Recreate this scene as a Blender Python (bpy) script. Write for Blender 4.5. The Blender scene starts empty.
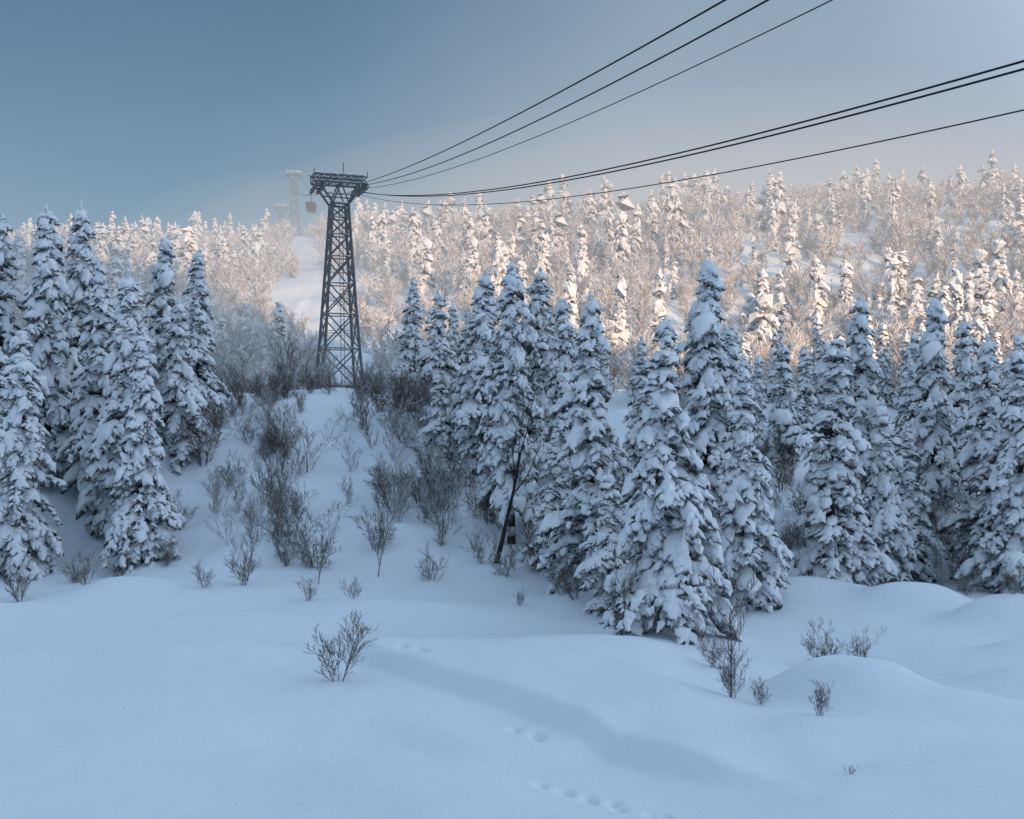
import bpy, math, random, bmesh, time
import numpy as np
from mathutils import Vector
random.seed(7)
scene=bpy.context.scene
scene.view_settings.view_transform='Standard'
scene.view_settings.look='None'
scene.view_settings.exposure=0
CAMZ=11.0; F=1100.0

# ---------------------------------------------------------------- noise / terrain
def hsh(ix,iy,s):
    v=np.sin(ix*127.1+iy*311.7+s*74.7)*43758.5453
    return v-np.floor(v)
def vn(x,y,s=0):
    x=np.asarray(x,float);y=np.asarray(y,float)
    ix=np.floor(x);iy=np.floor(y);fx=x-ix;fy=y-iy
    fx=fx*fx*fx*(fx*(fx*6-15)+10);fy=fy*fy*fy*(fy*(fy*6-15)+10)
    a=hsh(ix,iy,s);b=hsh(ix+1,iy,s);c=hsh(ix,iy+1,s);d=hsh(ix+1,iy+1,s)
    return a*(1-fx)*(1-fy)+b*fx*(1-fy)+c*(1-fx)*fy+d*fx*fy-0.5
def sm(t):
    t=np.clip(t,0,1);return t*t*(3-2*t)
def mound(x,y,cx,cy,rx,ry,h,p=1.0):
    return h*np.exp(-(((x-cx)/rx)**2+((y-cy)/ry)**2)**p)
FOOT=[]
for (ax,ay,bx,by,n) in [(0.2,38.2,1.0,37.4,3),(1.0,33.9,2.9,32.4,6),(-4.5,46.0,-3.6,45.4,3),(3.2,31.8,4.4,31.2,3)]:
    for i in range(n):
        t=i/(n-1);FOOT.append((ax+(bx-ax)*t+(0.12 if i%2 else -0.12)+.06*math.sin(i*7.3),ay+(by-ay)*t+.1*math.sin(i*4.1)))
def terrain(x,y):
    x=np.asarray(x,float);y=np.asarray(y,float)
    z=1.1*vn(x/16,y/9,1)+0.5*vn(x/6+y/14,y/4,2)+0.10*vn(x/1.9+y/6,y/1.3,3)+0.035*vn(x/.7,y/.6,13)
    edge=43.6-0.9*(x+5)+1.6*vn(x/5,0*x,9)
    z=z+0.75*sm((y-edge)/1.3)*sm((x+9)/4)*sm((9-x)/4)*sm((55-y)/8)
    edge2=36.5+2.5*vn(x/6,0*x,19)
    z=z+0.5*sm((y-edge2)/2.0)-0.4
    for m in [(12.9,42.5,2.8,2.0,1.5,1.6),(15.2,40.5,3.5,1.6,0.8,1.4),(9.0,36.5,3,1.4,.5,1.2),(-15,56,7,2,.9,1),(-6,59,5,1.5,.7,1),
              (25,56,2.6,1.5,1.2,1.4),(27.5,52.5,2.2,1.2,1.1,1.4),(22,60,3,1.6,1.1,1.4),(29,48,4,1.6,1.0,1.4),(24,49,3,1.2,.7,1.2),(21,45,3,1.0,.5,1.2),
              (7.5,52,3.2,2.2,.6,1),(5.5,61,4,2,.8,1),(16.5,63,4,2,.9,1),(-24,64,4,2.4,.9,1),(-30,60,6,2,.7,1),(-12,47,5,1.5,.4,1),(-14,40,6,1.8,.35,1),(-4,34,4,1.5,.3,1)]:
        z=z+mound(x,y,*m)
    yb=65.5+5*vn(x/11,0*x,4)+3.5*sm((x-5)/15)-2.0*np.exp(-((x+2)/6)**2)
    s=sm((y-yb)/46)**0.85
    z=z+12.0*s+1.8*vn(x/9,y/9,5)*sm((y-yb)/12)+0.7*vn(x/2.6,y/2.6,6)*sm((y-yb)/8)
    L=sm((-x+30)/150)
    yc=350+170*L; zc=67+20*L+9*sm((x-20)/130)
    t=(y-132)/(yc-132)
    tc=np.clip(t,0,1)
    g=0.45*tc+0.55*sm(tc)
    z=z+(zc-12.5)*(g-0.25*sm((t-1)/2.0))
    z=z+9*vn(x/70,y/70,7)*sm((y-150)/90)+3*vn(x/25,y/25,8)*sm((y-150)/60)
    shade_ridge_h=185-118*sm((x-136)/26)-26*sm((x-185)/20)+5*vn(x/30,y/30,11)  # unseen ridge behind the camera, added to shade the foreground, notched for sun
    z=z+shade_ridge_h*sm((-55-y)/95)*(1-0.4*sm((-400-y)/600))
    for fx,fy in FOOT:
        q=((x-fx)/.17)**2+((y-fy)/.26)**2
        z=z-0.24*np.exp(-q)
    return z
def tz(x,y): return float(terrain(np.array([x]),np.array([y]))[0])

# ---------------------------------------------------------------- materials
def newmat(n):
    m=bpy.data.materials.new(n);m.use_nodes=True
    nt=m.node_tree;return m,nt,nt.nodes,nt.links,nt.nodes['Principled BSDF']
def snowy(name,base,base2,snow,lo,hi,nscale,namp,rough=0.75,plain=True):
    m,nt,N,L,b=newmat(name)
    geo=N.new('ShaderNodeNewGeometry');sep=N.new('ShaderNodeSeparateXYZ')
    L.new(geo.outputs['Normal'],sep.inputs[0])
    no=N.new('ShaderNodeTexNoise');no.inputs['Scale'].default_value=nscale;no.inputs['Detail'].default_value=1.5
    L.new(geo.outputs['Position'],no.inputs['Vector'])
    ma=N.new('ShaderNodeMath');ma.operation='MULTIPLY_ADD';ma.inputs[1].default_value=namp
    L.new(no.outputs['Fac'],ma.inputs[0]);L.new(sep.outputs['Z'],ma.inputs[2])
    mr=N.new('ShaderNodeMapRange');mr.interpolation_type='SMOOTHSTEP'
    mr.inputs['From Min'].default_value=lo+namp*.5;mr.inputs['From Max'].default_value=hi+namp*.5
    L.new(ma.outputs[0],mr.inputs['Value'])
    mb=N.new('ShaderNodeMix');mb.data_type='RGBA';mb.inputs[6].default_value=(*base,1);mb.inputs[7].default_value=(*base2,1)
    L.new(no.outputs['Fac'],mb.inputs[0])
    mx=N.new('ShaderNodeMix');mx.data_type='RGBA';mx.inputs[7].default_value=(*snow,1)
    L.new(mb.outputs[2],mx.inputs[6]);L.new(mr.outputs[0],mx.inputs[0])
    if plain:
        N.remove(b);d=N.new('ShaderNodeBsdfDiffuse');L.new(mx.outputs[2],d.inputs['Color'])
        L.new(d.outputs[0],N['Material Output'].inputs['Surface'])
    else:
        L.new(mx.outputs[2],b.inputs['Base Color']);b.inputs['Roughness'].default_value=rough
    return m
SNOW=(.88,.895,.915)
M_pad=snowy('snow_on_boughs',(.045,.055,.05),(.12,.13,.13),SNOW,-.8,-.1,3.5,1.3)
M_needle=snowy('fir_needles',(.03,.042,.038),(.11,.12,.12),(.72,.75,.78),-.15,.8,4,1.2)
M_bark=snowy('conifer_bark',(.03,.024,.02),(.07,.06,.05),SNOW,.3,.8,3,1.0)
M_twig=snowy('bare_twigs',(.08,.062,.052),(.19,.16,.14),(.72,.74,.77),.1,.95,3,1.0)
M_pale=snowy('frosted_bare_twigs',(.24,.22,.21),(.42,.40,.39),(.80,.81,.83),-.3,.7,2,1.2)
M_frost=snowy('hoar_frosted_twigs',(.40,.37,.35),(.62,.59,.57),(.84,.84,.85),-.5,.6,1.0,1.2)
M_padfar=snowy('snow_on_far_boughs',(.10,.11,.11),(.2,.21,.21),(.84,.85,.87),-.8,.05,1.2,1.2)
M_steel=snowy('galvanised_steel',(.055,.06,.067),(.10,.108,.115),(.75,.77,.8),.45,.9,1.5,.8,rough=.55,plain=False)
M_cable=snowy('steel_rope',(.02,.022,.025),(.03,.03,.035),(.03,.03,.035),2,3,1,.1)
M_cabin=snowy('cabin_paint',(.02,.02,.03),(.03,.03,.04),(.5,.52,.55),.85,.98,1,.2,rough=.4,plain=False)
M_glass,nt,N,L,b=newmat('cabin_glass');b.inputs['Base Color'].default_value=(.02,.03,.04,1);b.inputs['Roughness'].default_value=.1
M_snow,nt,N,L,b=newmat('snow_ground')
geo=N.new('ShaderNodeNewGeometry')
n2=N.new('ShaderNodeTexNoise');n2.inputs['Scale'].default_value=3.5;n2.inputs['Detail'].default_value=3;n2.inputs['Roughness'].default_value=.6
L.new(geo.outputs['Position'],n2.inputs['Vector'])
b2=N.new('ShaderNodeBump');b2.inputs['Strength'].default_value=.5;b2.inputs['Distance'].default_value=.08
L.new(n2.outputs['Fac'],b2.inputs['Height'])
N.remove(b);d=N.new('ShaderNodeBsdfDiffuse');d.inputs['Color'].default_value=(.81,.86,.915,1)
L.new(b2.outputs[0],d.inputs['Normal']);L.new(d.outputs[0],N['Material Output'].inputs['Surface'])

# ---------------------------------------------------------------- mesh helpers
def mk_mesh(name,V,T,MI,mats,smooth=True,validate=True):
    me=bpy.data.meshes.new(name)
    V=np.ascontiguousarray(V,dtype=np.float32);T=np.ascontiguousarray(T,dtype=np.int32)
    me.vertices.add(len(V));me.vertices.foreach_set('co',V.ravel())
    me.loops.add(T.size);me.loops.foreach_set('vertex_index',T.ravel())
    k=T.shape[1]
    me.polygons.add(len(T));me.polygons.foreach_set('loop_start',np.arange(len(T),dtype=np.int32)*k)
    for m in mats: me.materials.append(m)
    me.polygons.foreach_set('material_index',np.asarray(MI,dtype=np.int32))
    me.polygons.foreach_set('use_smooth',np.full(len(T),smooth,dtype=bool))
    me.update(calc_edges=True)
    if validate: me.validate()
    return me
def add_obj(name,me,loc=(0,0,0),rot=0,scale=(1,1,1),parent=None,tilt=(0,0)):
    o=bpy.data.objects.new(name,me);scene.collection.objects.link(o)
    o.location=loc;o.rotation_euler=(tilt[0],tilt[1],rot);o.scale=scale
    if parent: o.parent=parent
    return o
def empty(name,loc=(0,0,0)):
    o=bpy.data.objects.new(name,None);scene.collection.objects.link(o);o.location=loc;return o
ICO={}
for s in (1,2):
    bm=bmesh.new();bmesh.ops.create_icosphere(bm,subdivisions=s,radius=1)
    ICO[s]=(np.array([v.co[:] for v in bm.verts]),np.array([[v.index for v in f.verts] for f in bm.faces]));bm.free()
ICO[0]=(np.array([[1,0,0],[-1,0,0],[0,1,0],[0,-1,0],[0,0,1],[0,0,-1]],float),
        np.array([[0,2,4],[2,1,4],[1,3,4],[3,0,4],[2,0,5],[1,2,5],[3,1,5],[0,3,5]]))
def tubes(P0,P1,r0,r1,k=3,caps=True,rng=None):
    P0=np.array(P0,float);P1=np.array(P1,float);r0=np.array(r0);r1=np.array(r1)
    d=P1-P0;d/=np.linalg.norm(d,axis=1)[:,None]+1e-9
    a=np.where(np.abs(d[:,2:3])>.9,np.array([[1.,0,0]]),np.array([[0,0,1.]]))
    u=np.cross(d,a);u/=np.linalg.norm(u,axis=1)[:,None];v=np.cross(d,u)
    n=len(P0)
    if k==2:   # flat frosted sprays
        an=np.random.default_rng(5).uniform(0,3.14,(n,1));o=u*np.cos(an)+v*np.sin(an)
        V=np.stack([P0-o*r0[:,None],P0+o*r0[:,None],P1+o*r1[:,None],P1-o*r1[:,None]],1)
        T=np.array([[0,1,2],[0,2,3]])
        return V.reshape(-1,3),(T[None]+(np.arange(n)*4)[:,None,None]).reshape(-1,3)
    V=np.zeros((n,2*k,3))
    for i in range(k):
        an=2*math.pi*i/k;o=u*math.cos(an)+v*math.sin(an)
        V[:,i]=P0+o*r0[:,None];V[:,k+i]=P1+o*r1[:,None]
    T=[]
    for i in range(k):
        j=(i+1)%k;T+=[[i,k+i,j],[j,k+i,k+j]]
    if caps:
        for i in range(1,k-1): T+=[[0,i,i+1],[k,k+i+1,k+i]]
    T=np.array(T)
    TT=(T[None]+(np.arange(n)*2*k)[:,None,None]).reshape(-1,3)
    return V.reshape(-1,3),TT

def make_fir(name,seed,H,Rr,ico,level,dens=1.0,size=1.0,start=.05,mats=None,tufts=6,gap=.08,pw=.78,raw=False):
    rng=np.random.default_rng(seed)
    C=[];A=[];S=[];seg=[]
    lean=rng.uniform(-.03,.03,2)
    def trunk(z): return np.array([lean[0]*z+.1*math.sin(z*.5+seed),lean[1]*z+.1*math.cos(z*.43+seed),z])
    R=Rr*H
    z=start*H
    prof=[rng.uniform(.65,1.3) for _ in range(12)]
    side=rng.uniform(.6,1.3,(6,7))
    while z<H*.985:
        f=z/H
        L=R*((1-f)**pw)*np.interp(f*11,range(12),prof)
        if f<start+.08: L*=.8
        L+=.15
        nb=int(round((6.2 if f<.6 else 5)*dens)) if f<.9 else 4
        a0=rng.uniform(0,6.28)
        for k in range(nb):
            if rng.random()<gap: continue
            a=a0+k*2*math.pi/nb+rng.uniform(-.5,.5)
            l=L*rng.uniform(.55,1.2)*side[int((a%6.2832)/6.2832*6)%6][int(f*6.99)]
            if rng.random()<.06: l*=1.3
            zz=z+rng.uniform(-.5,.5)*level
            d=np.array([math.cos(a),math.sin(a),0]);sd=np.array([-d[1],d[0],0])
            dr=rng.uniform(.35,1.25)*(1.0 if f<.75 else .6);up=rng.uniform(.0,.4)
            def P(t): return trunk(zz)+d*(l*t*(1-.16*t*t))+np.array([0,0,l*(up*t-dr*t*t)])
            if not raw:
                seg.append((P(0),P(.5),.05+.012*l,.04));seg.append((P(.5),P(1),.035,.012))
            n=max(2,int(l/(.40*size)))
            load=rng.uniform(.65,1.5)
            for i in range(n):
                t=(i+.9)/n*.95+rng.uniform(-.05,.05)
                if t<.22 and n>3: continue
                p=P(t);q=P(t+.1);ax=q-p;ax/=np.linalg.norm(ax)
                sc=size*load*rng.uniform(.7,1.4)*(.8+.2*(1-f))
                if rng.random()<.12: sc*=1.5
                C.append(p+[0,0,.05]);A.append(ax+rng.normal(0,.15,3));S.append((.36*sc,.22*sc,.18*sc))
                w=.40*l*(1.05-t)+.16
                for sgn in (-1,1):
                    m=max(1,int(w/(.36*size)))
                    for j in range(m):
                        if rng.random()<(.55 if raw else .18): continue
                        u=(j+.8)/m*w*rng.uniform(.7,1.2)
                        dd=sd*sgn*.8+d*rng.uniform(.1,1.0);dd/=np.linalg.norm(dd)
                        pp=p+dd*u+np.array([0,0,-.5*u*u/(w+.2)-rng.uniform(0,.16)])
                        ax2=dd+np.array([0,0,-1.1*u/(w+.1)*dr-rng.uniform(0,.6)]);ax2/=np.linalg.norm(ax2)
                        sc=size*load*rng.uniform(.45,1.25)*(.8+.2*(1-f))
                        C.append(pp);A.append(ax2);S.append((.30*sc,.165*sc,.13*sc))
        z+=level*rng.uniform(.7,1.4)*(1.0 if f<.7 else .75)
    for i in range(5):
        C.append(trunk(H*(.965+.012*i)));A.append(np.array([rng.uniform(-.3,.3),rng.uniform(-.3,.3),1.])/1.05);S.append((.22*size,.11*size,.11*size))
    C=np.array(C);A=np.array(A);S=np.array(S)
    A/=np.linalg.norm(A,axis=1)[:,None]
    up=np.where(np.abs(A[:,2:3])>.93,np.array([[1.,0,0]]),np.array([[0,0,1.]]))
    B=np.cross(up,A);B/=np.linalg.norm(B,axis=1)[:,None];Cc=np.cross(A,B)
    bv,bt=ICO[ico];n=len(C);nv=len(bv)
    X=bv[None,:,0]*np.ones((n,1));Y=bv[None,:,1]*(1-.35*X);Z=bv[None,:,2]*(1-.3*X)
    J=rng.uniform(.58,1.42,(n,nv))
    X=X*J*S[:,0:1];Y=Y*J*S[:,1:2];Z=Z*J*S[:,2:3]
    V=C[:,None,:]+X[...,None]*A[:,None,:]+Y[...,None]*B[:,None,:]+Z[...,None]*Cc[:,None,:]
    V[...,2]-=.35*(X/S[:,0:1])**2*S[:,0:1]*.5
    Vs=[V.reshape(-1,3)];Ts=[(bt[None]+(np.arange(n)*nv)[:,None,None]).reshape(-1,3)];Ms=[np.zeros(n*len(bt),int)]
    off=n*nv
    if tufts:
        m=tufts
        c=np.repeat(C,m,0);a=np.repeat(A,m,0);s=np.repeat(S,m,0);k=len(c)
        bb=np.repeat(B,m,0)
        p0=c+a*(rng.uniform(-.8,.6,(k,1))*s[:,0:1])-np.array([0,0,.03])
        dirv=a*rng.uniform(.1,1.1,(k,1))+bb*rng.uniform(-1,1,(k,1))+np.array([0,0,-1])*rng.uniform(.1,1.0,(k,1))
        dirv/=np.linalg.norm(dirv,axis=1)[:,None]
        ln=rng.uniform(.18,.5,(k,1))*(s[:,0:1]/.3)
        w=np.cross(dirv,rng.normal(size=(k,3)));w/=np.linalg.norm(w,axis=1)[:,None];w*=.04*size
        V2=np.stack([p0-w,p0+w,p0+dirv*ln],1).reshape(-1,3)
        T2=np.arange(k*3).reshape(-1,3)+off
        Vs.append(V2);Ts.append(T2);Ms.append(np.ones(k,int));off+=k*3
    N_=2 if raw else 10
    for i in range(N_):
        z0=-.6+(H+.6)*i/N_;z1=-.6+(H+.6)*(i+1)/N_
        seg.append((trunk(z0),trunk(z1),.016*H*(1-i/N_)+.03,.016*H*(1-(i+1)/N_)+.03))
    tv,tt=tubes([s[0] for s in seg],[s[1] for s in seg],[s[2] for s in seg],[s[3] for s in seg],5 if ico==2 else 3,not raw)
    Vs.append(tv);Ts.append(tt+off);Ms.append(np.full(len(tt),2))
    V=np.concatenate(Vs);T=np.concatenate(Ts);M=np.concatenate(Ms)
    if raw: return V,T,M
    return mk_mesh(name,V,T,M,mats or [M_pad,M_needle,M_bark])

def make_bare(name,seed,H,stems,spread,depth,mat,rmin=.011,r0=.05,kids=3,k=3,fan=(.35,.8),raw=False,bare=0):
    rng=np.random.default_rng(seed);seg=[]
    def grow(p,d,l,r,dep):
        n=3 if dep>0 else 2
        if dep==depth and bare: n=6
        if raw and dep==0: n=1
        for i in range(n):
            d=d+rng.normal(0,.10,3)+np.array([0,0,.06]);d/=np.linalg.norm(d)
            q=p+d*l/n;r2=max(rmin,r*(1-(.28 if n<6 else .14)))
            seg.append((p,q,max(rmin,r),r2))
            if dep>0 and not (dep==depth and i<bare):
                for c in range(kids-(1 if i==0 else 0)):
                    sdv=rng.normal(size=3);sdv-=sdv.dot(d)*d;sdv/=np.linalg.norm(sdv)
                    dd=d*rng.uniform(.7,1.1)+sdv*rng.uniform(*fan);dd/=np.linalg.norm(dd)
                    st=p+(q-p)*rng.uniform(.2,1)
                    grow(st,dd,l*rng.uniform(.3,.6),r2*.55,dep-1)
            p=q;r=r2
    for s in range(stems):
        a=rng.uniform(0,6.28);t=rng.uniform(0,spread)
        d=np.array([math.cos(a)*math.sin(t),math.sin(a)*math.sin(t),math.cos(t)])
        if bare: d=np.array([.12,0,1.])
        grow(np.array([math.cos(a)*.12*(stems>1),math.sin(a)*.12*(stems>1),-.2]),d,H*(.9 if bare else rng.uniform(.45,.95)*.85),r0*(1 if bare else rng.uniform(.6,1.1)),depth)
    v,t=tubes([s[0] for s in seg],[s[1] for s in seg],[s[2] for s in seg],[s[3] for s in seg],k,False)
    if raw: return v,t,np.zeros(len(t),int)
    return mk_mesh(name,v,t,np.zeros(len(t)),[mat],False)

# ---------------------------------------------------------------- ground sheet
def axis(segs):
    out=[]
    for a,b,s in segs: out+=list(np.arange(a,b,s))
    return np.array(out+[segs[-1][1]])
xs=axis([(-2500,-500,200),(-500,-150,12),(-150,-50,2.5),(-50,-28,.6),(-28,-6,.2),(-6,5,.1),(5,28,.2),(28,50,.6),(50,150,2.5),(150,520,12),(520,2520,200)])
ys=axis([(-2000,-400,160),(-400,-40,12),(-40,20,3),(20,28,.8),(28,48,.12),(48,72,.3),(72,130,.8),(130,300,3),(300,700,8),(700,3100,200)])
GX,GY=np.meshgrid(xs,ys)
GZ=terrain(GX,GY)
V=np.stack([GX,GY,GZ],-1).reshape(-1,3)
nx,ny=len(xs),len(ys)
idx=np.arange(nx*ny).reshape(ny,nx)
Q=np.stack([idx[:-1,:-1],idx[:-1,1:],idx[1:,1:],idx[1:,:-1]],-1).reshape(-1,4)
add_obj('snow_ground',mk_mesh('snow_ground',V,Q,np.zeros(len(Q)),[M_snow]))

# ---------------------------------------------------------------- fir trees
specs=[(15,.235,.66,.03,.8),(18,.20,.7,.05,.75),(20,.155,.66,.04,.55),(16,.19,.64,.05,.8),(19,.185,.7,.2,.7),(14,.21,.62,.03,.85),(17,.17,.68,.06,.6),(16,.22,.7,.04,.65),(18,.17,.66,.05,.7)]
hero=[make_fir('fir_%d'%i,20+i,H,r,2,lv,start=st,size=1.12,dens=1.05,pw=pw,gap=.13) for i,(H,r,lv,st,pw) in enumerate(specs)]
HH=[s[0] for s in specs]
trees=[ # bearing, distance y, height, variant
 (20,70,15.5,8),(46,82,20,6),(4,84,19.5,1),(78,86,20.5,2),(124,76,18.5,2),(142,72,15,6),(160,91,16.5,8),(196,99,15.5,6),(184,88,12.5,5),
 (102,80,17.5,3),(-30,74,19,1),
 (414,114,13,3),(438,104,11,5),(468,92,11.5,3),(510,75,19,4),(484,87,15.5,6),(540,94,14.5,2),(566,87,14.5,8),
 (594,64,17.4,1),(642,81,13,3),(664,52.5,14.7,0),(702,67,19.2,8),(744,60,13.5,3),(728,76,15,6),(778,88,11,5),
 (830,66,14.5,7),(888,69,11.5,5),(862,79,16.5,6),(930,76,17.5,8),(908,72,10,3),(990,71,16,1),(1022,66,14.5,7),(962,90,12,5),(1060,70,17,2),
 (612,58.5,7.5,5),(440,88,7,5),(554,69,9,3),(655,60,10,6)]
for i,(px,y,h,v) in enumerate(trees):
    x=(px-512)/F*y
    s=h/HH[v];w=s**.6*random.uniform(.95,1.08)
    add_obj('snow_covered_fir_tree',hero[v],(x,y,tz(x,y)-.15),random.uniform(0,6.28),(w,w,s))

mid=[make_fir('mid_fir_%d'%i,80+i,15,r,1,.62,dens=1,size=1.35,tufts=4,gap=.1) for i,r in enumerate([.15,.19,.17,.21])]
farA=[make_fir('a',60+i,14,r,1,1.1,dens=.85,size=2.3,tufts=1,gap=.12,raw=True) for i,r in enumerate([.15,.19,.14,.21,.17])]
farB=[make_fir('b',70+i,14,r,0,1.35,dens=.8,size=2.9,tufts=1,gap=.12,raw=True) for i,r in enumerate([.16,.2,.14,.22,.18])]
frA=[make_bare('f',100+i,8,3,.4,2,None,rmin=.05,r0=.12,kids=4,k=2,raw=True) for i in range(5)]
frB=[make_bare('f',105+i,8,3,.4,2,None,rmin=.085,r0=.14,kids=3,k=2,raw=True,fan=(.4,.9)) for i in range(5)]
brown=[make_bare('brown_tree_%d'%i,110+i,6,4,.4,3,M_twig,rmin=.012,r0=.05,kids=2,fan=(.25,.6)) for i in range(4)]
pale=[make_bare('pale_tree_%d'%i,130+i,6,4,.4,3,M_pale,rmin=.013,r0=.05,kids=2,fan=(.3,.7)) for i in range(4)]
shr=[make_bare('shrub_%d'%i,120+i,3,8,.6,3,M_twig,rmin=.007,r0=.022,kids=2) for i in range(5)]
near_forest=empty('fir_tree_stand');thick=empty('shrub_thicket')
def corridor(x,y): return abs(x-(-20-(y-140)*.215))
r=random.Random(3)
def points(n,y0,y1,cond=None,wx=.56):
    pts=[]
    for i in range(n):
        y=math.sqrt(r.uniform(y0*y0,y1*y1));x=r.uniform(-wx,wx)*y
        if cond and not cond(x,y): continue
        pts.append((x,y))
    P=np.array(pts);return P,terrain(P[:,0],P[:,1])
def scatter(n,y0,y1,meshes,parent,nm,hs,cond=None,wx=.56):
    P,Z=points(n,y0,y1,cond,wx)
    for (x,y),z in zip(P,Z):
        s=r.uniform(*hs);w=s*r.uniform(.85,1.15)
        add_obj(nm,r.choice(meshes),(x,y,float(z)-.2),r.uniform(0,6.28),(w,w,s),parent)
def merged(name,jobs,mats,smooth):
    Vs=[];Ts=[];Ms=[];off=0
    for P,Z,A_,B_,split,hs in jobs:
        for (x,y),z in zip(P,Z):
            v,t,m=r.choice(A_ if y<split else B_)
            s=hs[0]+(hs[1]-hs[0])*r.random()**1.3;w=s**.8*r.uniform(.8,1.25);a=r.uniform(0,6.28);c,sn=math.cos(a)*w,math.sin(a)*w
            Vn=np.empty(v.shape,np.float32)
            Vn[:,0]=v[:,0]*c-v[:,1]*sn+x;Vn[:,1]=v[:,0]*sn+v[:,1]*c+y;Vn[:,2]=v[:,2]*s+z-.2
            Vs.append(Vn);Ts.append((t+off).astype(np.int32));Ms.append(m);off+=len(v)
    T=np.concatenate(Ts)
    return add_obj(name,mk_mesh(name,np.concatenate(Vs),T,np.concatenate(Ms),mats,smooth,False))
def yhid(x,y):
    L=float(sm((-x+30)/150)); return y<350+170*L+45
def cf(x,y):
    if corridor(x,y)<6+.015*y or not yhid(x,y): return False
    return float(vn(x/28,y/28,31))+.5>r.uniform(.1,.7)
def cm(x,y):
    px=512+F*x/y
    if px<210: return y>88
    if px<400: return False
    return corridor(x,y)>9
P,Z=points(2500,155,560,cf)
merged('distant_forest',[(P,Z,farA,farB,260,(.3,1.08))],[M_padfar,M_needle,M_bark],False)
P,Z=points(6500,140,540,lambda x,y:corridor(x,y)>5 and yhid(x,y))
P2,Z2=points(200,100,180,lambda x,y:corridor(x,y)>6)
merged('hillside_woodland',[(P,Z,frA,frB,230,(.4,1.1)),(P2,Z2,frA,frA,999,(.4,.8))],[M_frost],False)
scatter(95,88,135,mid,near_forest,'mid_fir',(.4,.75),cm)
scatter(180,100,180,brown+pale,thick,'bare_birch',(.5,1.1),lambda x,y:corridor(x,y)>5)
def cb(x,y):
    px=512+F*x/y
    return 190<px<520 and float(vn(x/6,y/6,41))>.0
scatter(230,69,108,shr,thick,'bare_shrub',(.4,1.5),cb,wx=.3)
scatter(190,96,130,shr,thick,'bare_shrub',(.6,1.3),lambda x,y:150<512+F*x/y<430,wx=.35)
scatter(100,96,128,brown+pale,thick,'bare_birch',(.4,.9),lambda x,y:150<512+F*x/y<430 and not 295<512+F*x/y<368,wx=.35)
scatter(100,66,84,shr,thick,'bare_shrub',(.4,1.0),lambda x,y:not(200<512+F*x/y<430),wx=.5)
scatter(75,70,94,pale,thick,'bare_birch',(.4,1.2),lambda x,y:205<512+F*x/y<480,wx=.3)
scatter(28,70,92,brown,thick,'bare_birch',(.35,.9),lambda x,y:210<512+F*x/y<560,wx=.3)
scatter(50,68,90,brown+pale,thick,'bare_birch',(.6,1.1),lambda x,y:512+F*x/y>560 ,wx=.5)
for px,y,h,v in [(338,43,2.9,0),(733,41.2,2.0,1),(822,48,2.3,2),(858,49,1.7,3),(818,38.5,1.4,0),(760,40.6,1.1,3),(712,46,1.6,2),(620,52,2.2,1),
                 (243,64,2.6,2),(352,60,1.3,3),(308,61,1.4,1),(205,63,1.6,0),(85,64,2.0,1),(20,65,2.4,2),(520,60,1.0,3),(562,61,1.6,0),(968,60,1.6,1),(1012,56,1.8,2),(850,33.4,.35,3),(575,60,2.6,2),(700,50,1.1,4)]:
    x=(px-512)/F*y;s=h/3
    add_obj('bare_shrub',shr[v],(x,y,tz(x,y)-.03),random.uniform(0,6.28),(s*1.0,s*1.0,s))
# thin upright saplings and the dark leaning stem at the forest edge
sap=make_bare('leafless_sapling',207,4.2,1,0,3,M_twig,rmin=.009,r0=.045,kids=2,k=3,bare=1,fan=(.25,.55))
for px,y,s in [(731,41.2,.95),(621,51.8,.75),(247,66,.9),(318,66,.8),(378,68,1.0)]:
    x=(px-512)/F*y
    add_obj('leafless_sapling',sap,(x,y,tz(x,y)-.05),random.uniform(0,6.28),(s,s,s),tilt=(0,-.1))
bt=make_bare('leafless_tree',205,8.5,1,0,3,M_bark,rmin=.014,r0=.19,kids=2,k=5,bare=3)
x,y=(495-512)/F*71,71.0
add_obj('leafless_tree',bt,(x,y,tz(x,y)-.1),0,(1,1,1))

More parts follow.
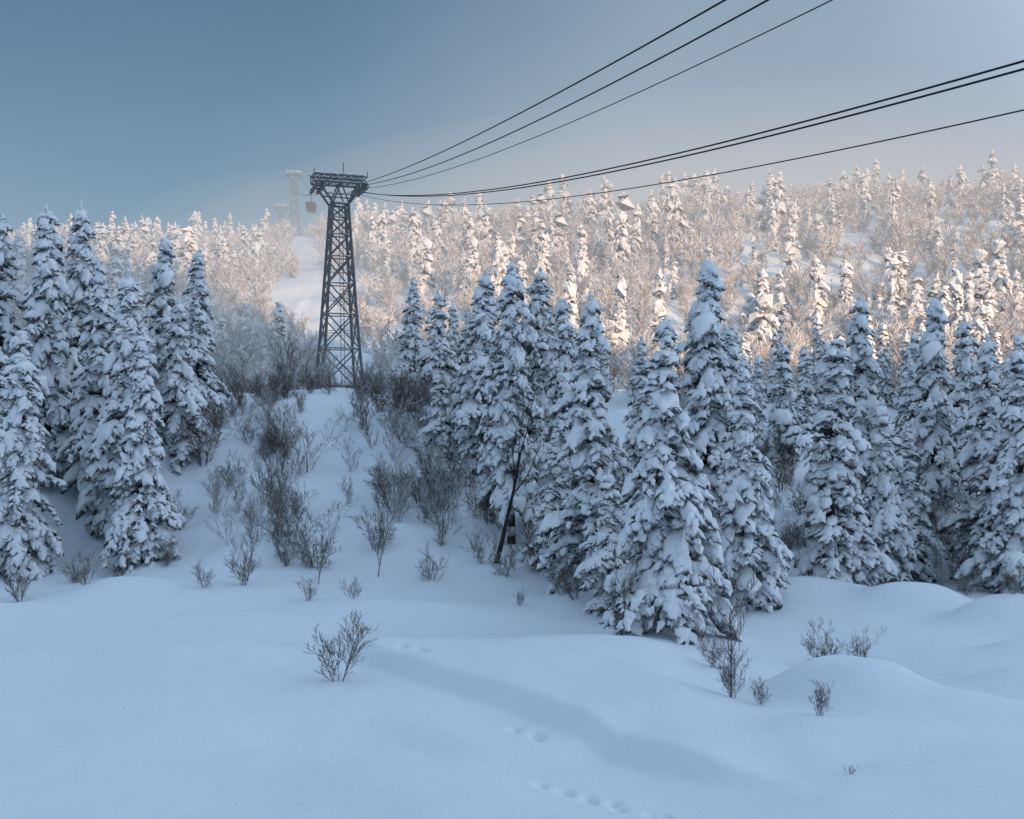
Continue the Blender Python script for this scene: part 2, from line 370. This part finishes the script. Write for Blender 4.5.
# ---------------------------------------------------------------- ropeway tower
def beams(B):
    Vs=[];Ts=[];o=0
    for p0,p1,w in B:
        v,t=tubes([p0],[p1],[w*.707],[w*.707],4);Vs.append(v);Ts.append(t+o);o+=len(v)
    return np.concatenate(Vs),np.concatenate(Ts)
def tower_mesh(H=26.0):
    B=[];hb=2.55;ht=.95;Hn=H-3.4
    def hw(z): return hb+(ht-hb)*max(0.0,min(1,(z/Hn)))**.85
    def cor(z):
        w=hw(z);return [(-w,-w,z),(w,-w,z),(w,w,z),(-w,w,z)]
    lv=[-2.5,1.2,5.6,9.6,13.2,16.4,19.0,21.0,Hn]
    for a,b_ in zip(lv[:-1],lv[1:]):
        A=cor(a);C=cor(b_)
        for i in range(4):
            j=(i+1)%4
            B.append((A[i],C[i],.25));B.append((C[i],C[j],.12))
            B.append((A[i],C[j],.12));B.append((A[j],C[i],.12))
            if b_<18:
                ma=[(A[i][k]+C[i][k])/2 for k in range(3)];mb=[(A[j][k]+C[j][k])/2 for k in range(3)]
                B.append((ma,mb,.06))
    zt=H-.9;W=3.2;D=1.2
    for y in (-D,D):
        B.append(((-W,y,zt),(W,y,zt),.24));B.append(((-W,y,H-.1),(W,y,H-.1),.2))
        B.append(((-ht,y,Hn),(-W+.4,y,zt),.2));B.append(((ht,y,Hn),(W-.4,y,zt),.2))
        B.append(((-ht,y,Hn),(ht,y,Hn),.2))
        n=8
        for i in range(n):
            x0=-W+2*W*i/n;x1=-W+2*W*(i+1)/n
            B.append(((x0,y,zt),(x1,y,H-.1),.09));B.append(((x1,y,zt),(x0,y,H-.1),.09));B.append(((x0,y,zt),(x0,y,H-.1),.09))
        B.append(((-ht,y,Hn),(0,y,zt),.13));B.append(((ht,y,Hn),(0,y,zt),.13))
        B.append(((-ht-1.0,y,Hn+1.1),(ht+1.0,y,Hn+1.1),.12))
    for x in np.linspace(-W,W,7):
        B.append(((x,-D,zt),(x,D,zt),.16));B.append(((x,-D,H-.1),(x,D,H-.1),.12))
    for x in (-W+.3,W-.3,-W+1.1,W-1.1):
        B.append(((x,-2.4,zt-.45),(x,2.4,zt-.45),.24));B.append(((x,-2.4,zt-.45),(x,-3.2,zt-.8),.18));B.append(((x,2.4,zt-.45),(x,3.2,zt-.8),.18))
        B.append(((x,-1,zt-.4),(x,-1,zt),.16));B.append(((x,1,zt-.4),(x,1,zt),.16))
        for yy in np.linspace(-2.2,2.2,6): B.append(((x-.1,yy,zt-.75),(x+.1,yy,zt-.75),.3))
    B.append(((.5,0,H),(.5,0,H+1.7),.07));B.append(((-W,-D,H-.1),(-W,-D,H+.5),.07));B.append(((W,-D,H-.1),(W,-D,H+.5),.07))
    for s in (-.22,.22): B.append(((s,-hw(0),0),(s,-ht,Hn),.05))
    for z in np.arange(.5,Hn,.6): B.append(((-.22,-hw(z),z),(.22,-hw(z),z),.04))
    for c in cor(-.6): B.append(((c[0],c[1],-3),(c[0],c[1],.3),.9))
    v,t=beams(B);n0=len(t)
    rg=np.random.default_rng(4);Vs=[v];Ts=[t];off=len(v);bv,bt_=ICO[1]
    for i in range(34):
        c=np.array([rg.uniform(-W,W),rg.choice([-D,D]),H+.06]);sc=np.array([rg.uniform(.25,.6),.2,rg.uniform(.1,.2)])
        Vs.append(bv*sc*rg.uniform(.8,1.2,(len(bv),1))+c);Ts.append(bt_+off);off+=len(bv)
    T=np.concatenate(Ts);MI=np.zeros(len(T));MI[n0:]=1
    return mk_mesh('ropeway_tower',np.concatenate(Vs),T,MI,[M_steel,M_pad],False)
TM=tower_mesh()
def put_tower(x,y,toppy,rot,sink=.3):
    zt=11+(409.5-toppy)/F*y; zb=tz(x,y)-sink
    s=(zt-zb)/26
    add_obj('ropeway_tower',TM,(x,y,zb),math.radians(rot),(min(s,1.06),min(s,1.06),s))
    return zt
T1=(-22.0,140.0)
zt1=put_tower(*T1,176,20)
t2=(-97,490.0);zt2=put_tower(*t2,172,12)
t3=(-119,566.0);put_tower(*t3,205,12)

# ---------------------------------------------------------------- cables
def cable(name,pts,r):
    cu=bpy.data.curves.new(name,'CURVE');cu.dimensions='3D';cu.bevel_depth=r;cu.bevel_resolution=2
    sp=cu.splines.new('POLY');sp.points.add(len(pts)-1)
    for i,p in enumerate(pts): sp.points[i].co=(*p,1)
    cu.materials.append(M_cable)
    return add_obj(name,cu)
zh=zt1-1.3
def near_cable(xoff,zt,px,py,ynear,mid,r):
    x0,y0=T1[0]+xoff,T1[1]+xoff*.4-2
    xn=(px-512)/F*ynear;zn=11+(409.5-py)/F*ynear
    mpx,mpy=mid
    kx=(xn-x0)/(ynear-y0);b=(mpx-512)/F
    ym=(x0-kx*y0)/(b-kx);zm=11+(409.5-mpy)/F*ym
    co=np.polyfit([y0,ym,ynear],[zt,zm,zn],2)
    pts=[]
    for y in np.linspace(y0,-8,60): pts.append((x0+kx*(y-y0),y,float(np.polyval(co,y))))
    cable('ropeway_cable',pts,r)
near_cable(2.7,zh+.1,725,0,41,(530,108),.04)
near_cable(3.3,zh,768,0,41,(545,117),.04)
near_cable(3.0,zh-.5,832,0,40.5,(560,127),.026)
near_cable(2.5,zh-.9,1024,61,34.5,(640,162),.04)
near_cable(3.3,zh-.9,1024,69,34.5,(640,166),.04)
near_cable(3.0,zh-1.3,1024,110,34.5,(640,187),.026)
for xo in (-2.8,-2.0,2.0,2.8):
    a=np.array([T1[0]+xo,T1[1]+2,zh]);b_=np.array([t2[0]+xo,t2[1]-2,zt2-1.3])
    pts=[tuple(a+(b_-a)*t-np.array([0,0,4*4*t*(1-t)])) for t in np.linspace(0,1,40)]
    cable('ropeway_cable',pts,.03)
t=.44;a=np.array([T1[0]+2.0,T1[1]+2,zh]);b_=np.array([t2[0]+2.0,t2[1]-2,zt2-1.3]);cp=a+(b_-a)*t-np.array([0,0,16*t*(1-t)])
cp=cp+np.array([-3.2,0,0])
t=.42
a2=np.array([T1[0]-2.0,T1[1]+2,zh]);b2_=np.array([t2[0]-2.0,t2[1]-2,zt2-1.3])
a2[0]=T1[0]-2.0;cp=a+(b_-a)*.5-np.array([0,0,16*.25])
bm=bmesh.new()
bmesh.ops.create_cube(bm,size=1)
for v in bm.verts: v.co=Vector((v.co.x*2.8*(1 if v.co.z>0 else .85),v.co.y*4*(1 if v.co.z>0 else .88),v.co.z*2.7))
bmesh.ops.bevel(bm,geom=bm.edges[:],offset=.3,segments=3,affect='EDGES')
me=bpy.data.meshes.new('cabin_body');bm.to_mesh(me);bm.free();me.materials.append(M_cabin)
E=empty('cable_car_cabin',tuple(cp))
add_obj('cabin_body',me,(0,0,-4.6),parent=E)
v,tt=beams([((0,0,0),(0,0,-3.3),.22),((0,-1.2,0),(0,1.2,0),.35),((-.6,0,-3.2),(.6,0,-3.2),.2)])
add_obj('hanger',mk_mesh('hanger',v,tt,np.zeros(len(tt)),[M_steel],False),parent=E)
v,tt=beams([((0,-2.05,-4.3),(0,-2.0,-4.3),1.3),((0,2.0,-4.3),(0,2.05,-4.3),1.3),((-1.43,0,-4.3),(-1.37,0,-4.3),1.4),((1.37,0,-4.3),(1.43,0,-4.3),1.4)])
add_obj('windows',mk_mesh('windows',v,tt,np.zeros(len(tt)),[M_glass],False),parent=E)

# ---------------------------------------------------------------- mist, its light painted as emission
def emissive_mist(name,D,col,loc,size,rot=0,ball=False):
    bm=bmesh.new()
    if ball: bmesh.ops.create_icosphere(bm,subdivisions=5,radius=1)
    else: bmesh.ops.create_cube(bm,size=1)
    me=bpy.data.meshes.new(name);bm.to_mesh(me);bm.free()
    mm=bpy.data.materials.new(name);mm.use_nodes=True;nt=mm.node_tree;nt.nodes.clear()
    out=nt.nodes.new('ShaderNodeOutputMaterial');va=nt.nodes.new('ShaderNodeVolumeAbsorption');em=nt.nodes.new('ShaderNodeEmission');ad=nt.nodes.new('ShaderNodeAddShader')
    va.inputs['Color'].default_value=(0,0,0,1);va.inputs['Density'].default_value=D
    em.inputs['Color'].default_value=(*col,1);em.inputs['Strength'].default_value=D  # haze brightness is the volume's own emission, nothing scatters
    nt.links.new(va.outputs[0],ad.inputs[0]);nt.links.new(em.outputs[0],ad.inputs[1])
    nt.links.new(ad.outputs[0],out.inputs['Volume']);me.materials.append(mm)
    add_obj(name,me,loc,rot,size)
emissive_mist('emissive_mist',.0015,(.38,.46,.56),(0,415,35),(1000,620,160))  # bluish aerial haze painted in as a faint volume glow
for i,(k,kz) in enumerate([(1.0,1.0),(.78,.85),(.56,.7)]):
    emissive_mist('warm_emissive_mist',.0007,(.98,.78,.60),(95,330,36+6*i),(205*k,165*k,56*kz),math.radians(8),True)  # warm self-glow standing in for sunlight caught in the haze
for k in (1.0,.7):
    emissive_mist('valley_emissive_mist',.0011,(.60,.60,.60),(-48,240,34),(42*k,80*k,24*k),math.radians(12),True)  # pale haze behind the tower, brightened by its own emission

# ---------------------------------------------------------------- light
az=math.radians(149.5);el=math.radians(9)
S=Vector((math.sin(az)*math.cos(el),math.cos(az)*math.cos(el),math.sin(el)))
ld=bpy.data.lights.new('sun','SUN');ld.energy=5.0;ld.angle=math.radians(.6);ld.color=(1,.67,.40)
lo=bpy.data.objects.new('sun',ld);scene.collection.objects.link(lo)
lo.rotation_euler=(-S).to_track_quat('-Z','Y').to_euler();lo.location=(0,-20,60)
w=bpy.data.worlds.new('World');scene.world=w;w.use_nodes=True
nt=w.node_tree;N=nt.nodes;L=nt.links;N.clear()
out=N.new('ShaderNodeOutputWorld')
sky=N.new('ShaderNodeTexSky');sky.sky_type='NISHITA';sky.sun_disc=False;sky.sun_elevation=el;sky.sun_rotation=az
tint=N.new('ShaderNodeMix');tint.data_type='RGBA';tint.blend_type='MULTIPLY';tint.inputs[0].default_value=1
L.new(sky.outputs[0],tint.inputs[6]);tint.inputs[7].default_value=(.14,.46,.68,1)
bg=N.new('ShaderNodeBackground');bg.inputs[1].default_value=.10;L.new(tint.outputs[2],bg.inputs[0])
tc=N.new('ShaderNodeTexCoord')
no=N.new('ShaderNodeTexNoise');no.inputs['Scale'].default_value=2.6;no.inputs['Detail'].default_value=4;no.inputs['Roughness'].default_value=.5
L.new(tc.outputs['Generated'],no.inputs['Vector'])
def dotn(v):
    d=N.new('ShaderNodeVectorMath');d.operation='DOT_PRODUCT';L.new(tc.outputs['Generated'],d.inputs[0])
    d.inputs[1].default_value=Vector(v).normalized();return d.outputs['Value']
def mr(val,a,b_,c,d_):
    m=N.new('ShaderNodeMapRange');m.interpolation_type='SMOOTHSTEP';L.new(val,m.inputs['Value'])
    for k_,x in zip(('From Min','From Max','To Min','To Max'),(a,b_,c,d_)): m.inputs[k_].default_value=x
    return m.outputs[0]
def mathn(op,a,b_):
    m=N.new('ShaderNodeMath');m.operation=op
    for i,x in enumerate((a,b_)):
        if isinstance(x,(int,float)): m.inputs[i].default_value=x
        else: L.new(x,m.inputs[i])
    return m.outputs[0]
hole=mr(dotn((-.42,1,.50)),.85,1.0,0,1.0)
hole=mathn('ADD',hole,mathn('MULTIPLY',mathn('SUBTRACT',no.outputs['Fac'],.5),.6))
cov=mathn('SUBTRACT',1.0,hole)
sunny=mr(dotn((1,.1,.5)),.4,1.0,0,1)
over=mr(dotn((0,0,1)),.45,.95,0,1)
cc=N.new('ShaderNodeMix');cc.data_type='RGBA';cc.inputs[6].default_value=(.245,.345,.46,1);cc.inputs[7].default_value=(1.08,1.33,1.72,1)
L.new(sunny,cc.inputs[0])
c2=N.new('ShaderNodeMix');c2.data_type='RGBA';c2.inputs[7].default_value=(.38,.55,.76,1)
L.new(over,c2.inputs[0]);L.new(cc.outputs[2],c2.inputs[6])
sepz=N.new('ShaderNodeSeparateXYZ');L.new(tc.outputs['Generated'],sepz.inputs[0])
hz=N.new('ShaderNodeMix');hz.data_type='RGBA';hz.inputs[7].default_value=(.46,.52,.59,1)
L.new(mr(sepz.outputs['Z'],.10,.36,.95,0),hz.inputs[0]);L.new(c2.outputs[2],hz.inputs[6])
bg2=N.new('ShaderNodeBackground');bg2.inputs[1].default_value=1.0;L.new(hz.outputs[2],bg2.inputs[0])
mx=N.new('ShaderNodeMixShader');L.new(cov,mx.inputs[0]);L.new(bg.outputs[0],mx.inputs[1]);L.new(bg2.outputs[0],mx.inputs[2])
L.new(mx.outputs[0],out.inputs['Surface'])

# ---------------------------------------------------------------- camera
cd=bpy.data.cameras.new('camera');cd.sensor_width=36;cd.lens=36*F/1024;cd.clip_end=6000;cd.clip_start=.1
co=bpy.data.objects.new('camera',cd);scene.collection.objects.link(co)
co.location=(0,0,CAMZ);co.rotation_euler=(math.radians(90),0,0)
scene.camera=co
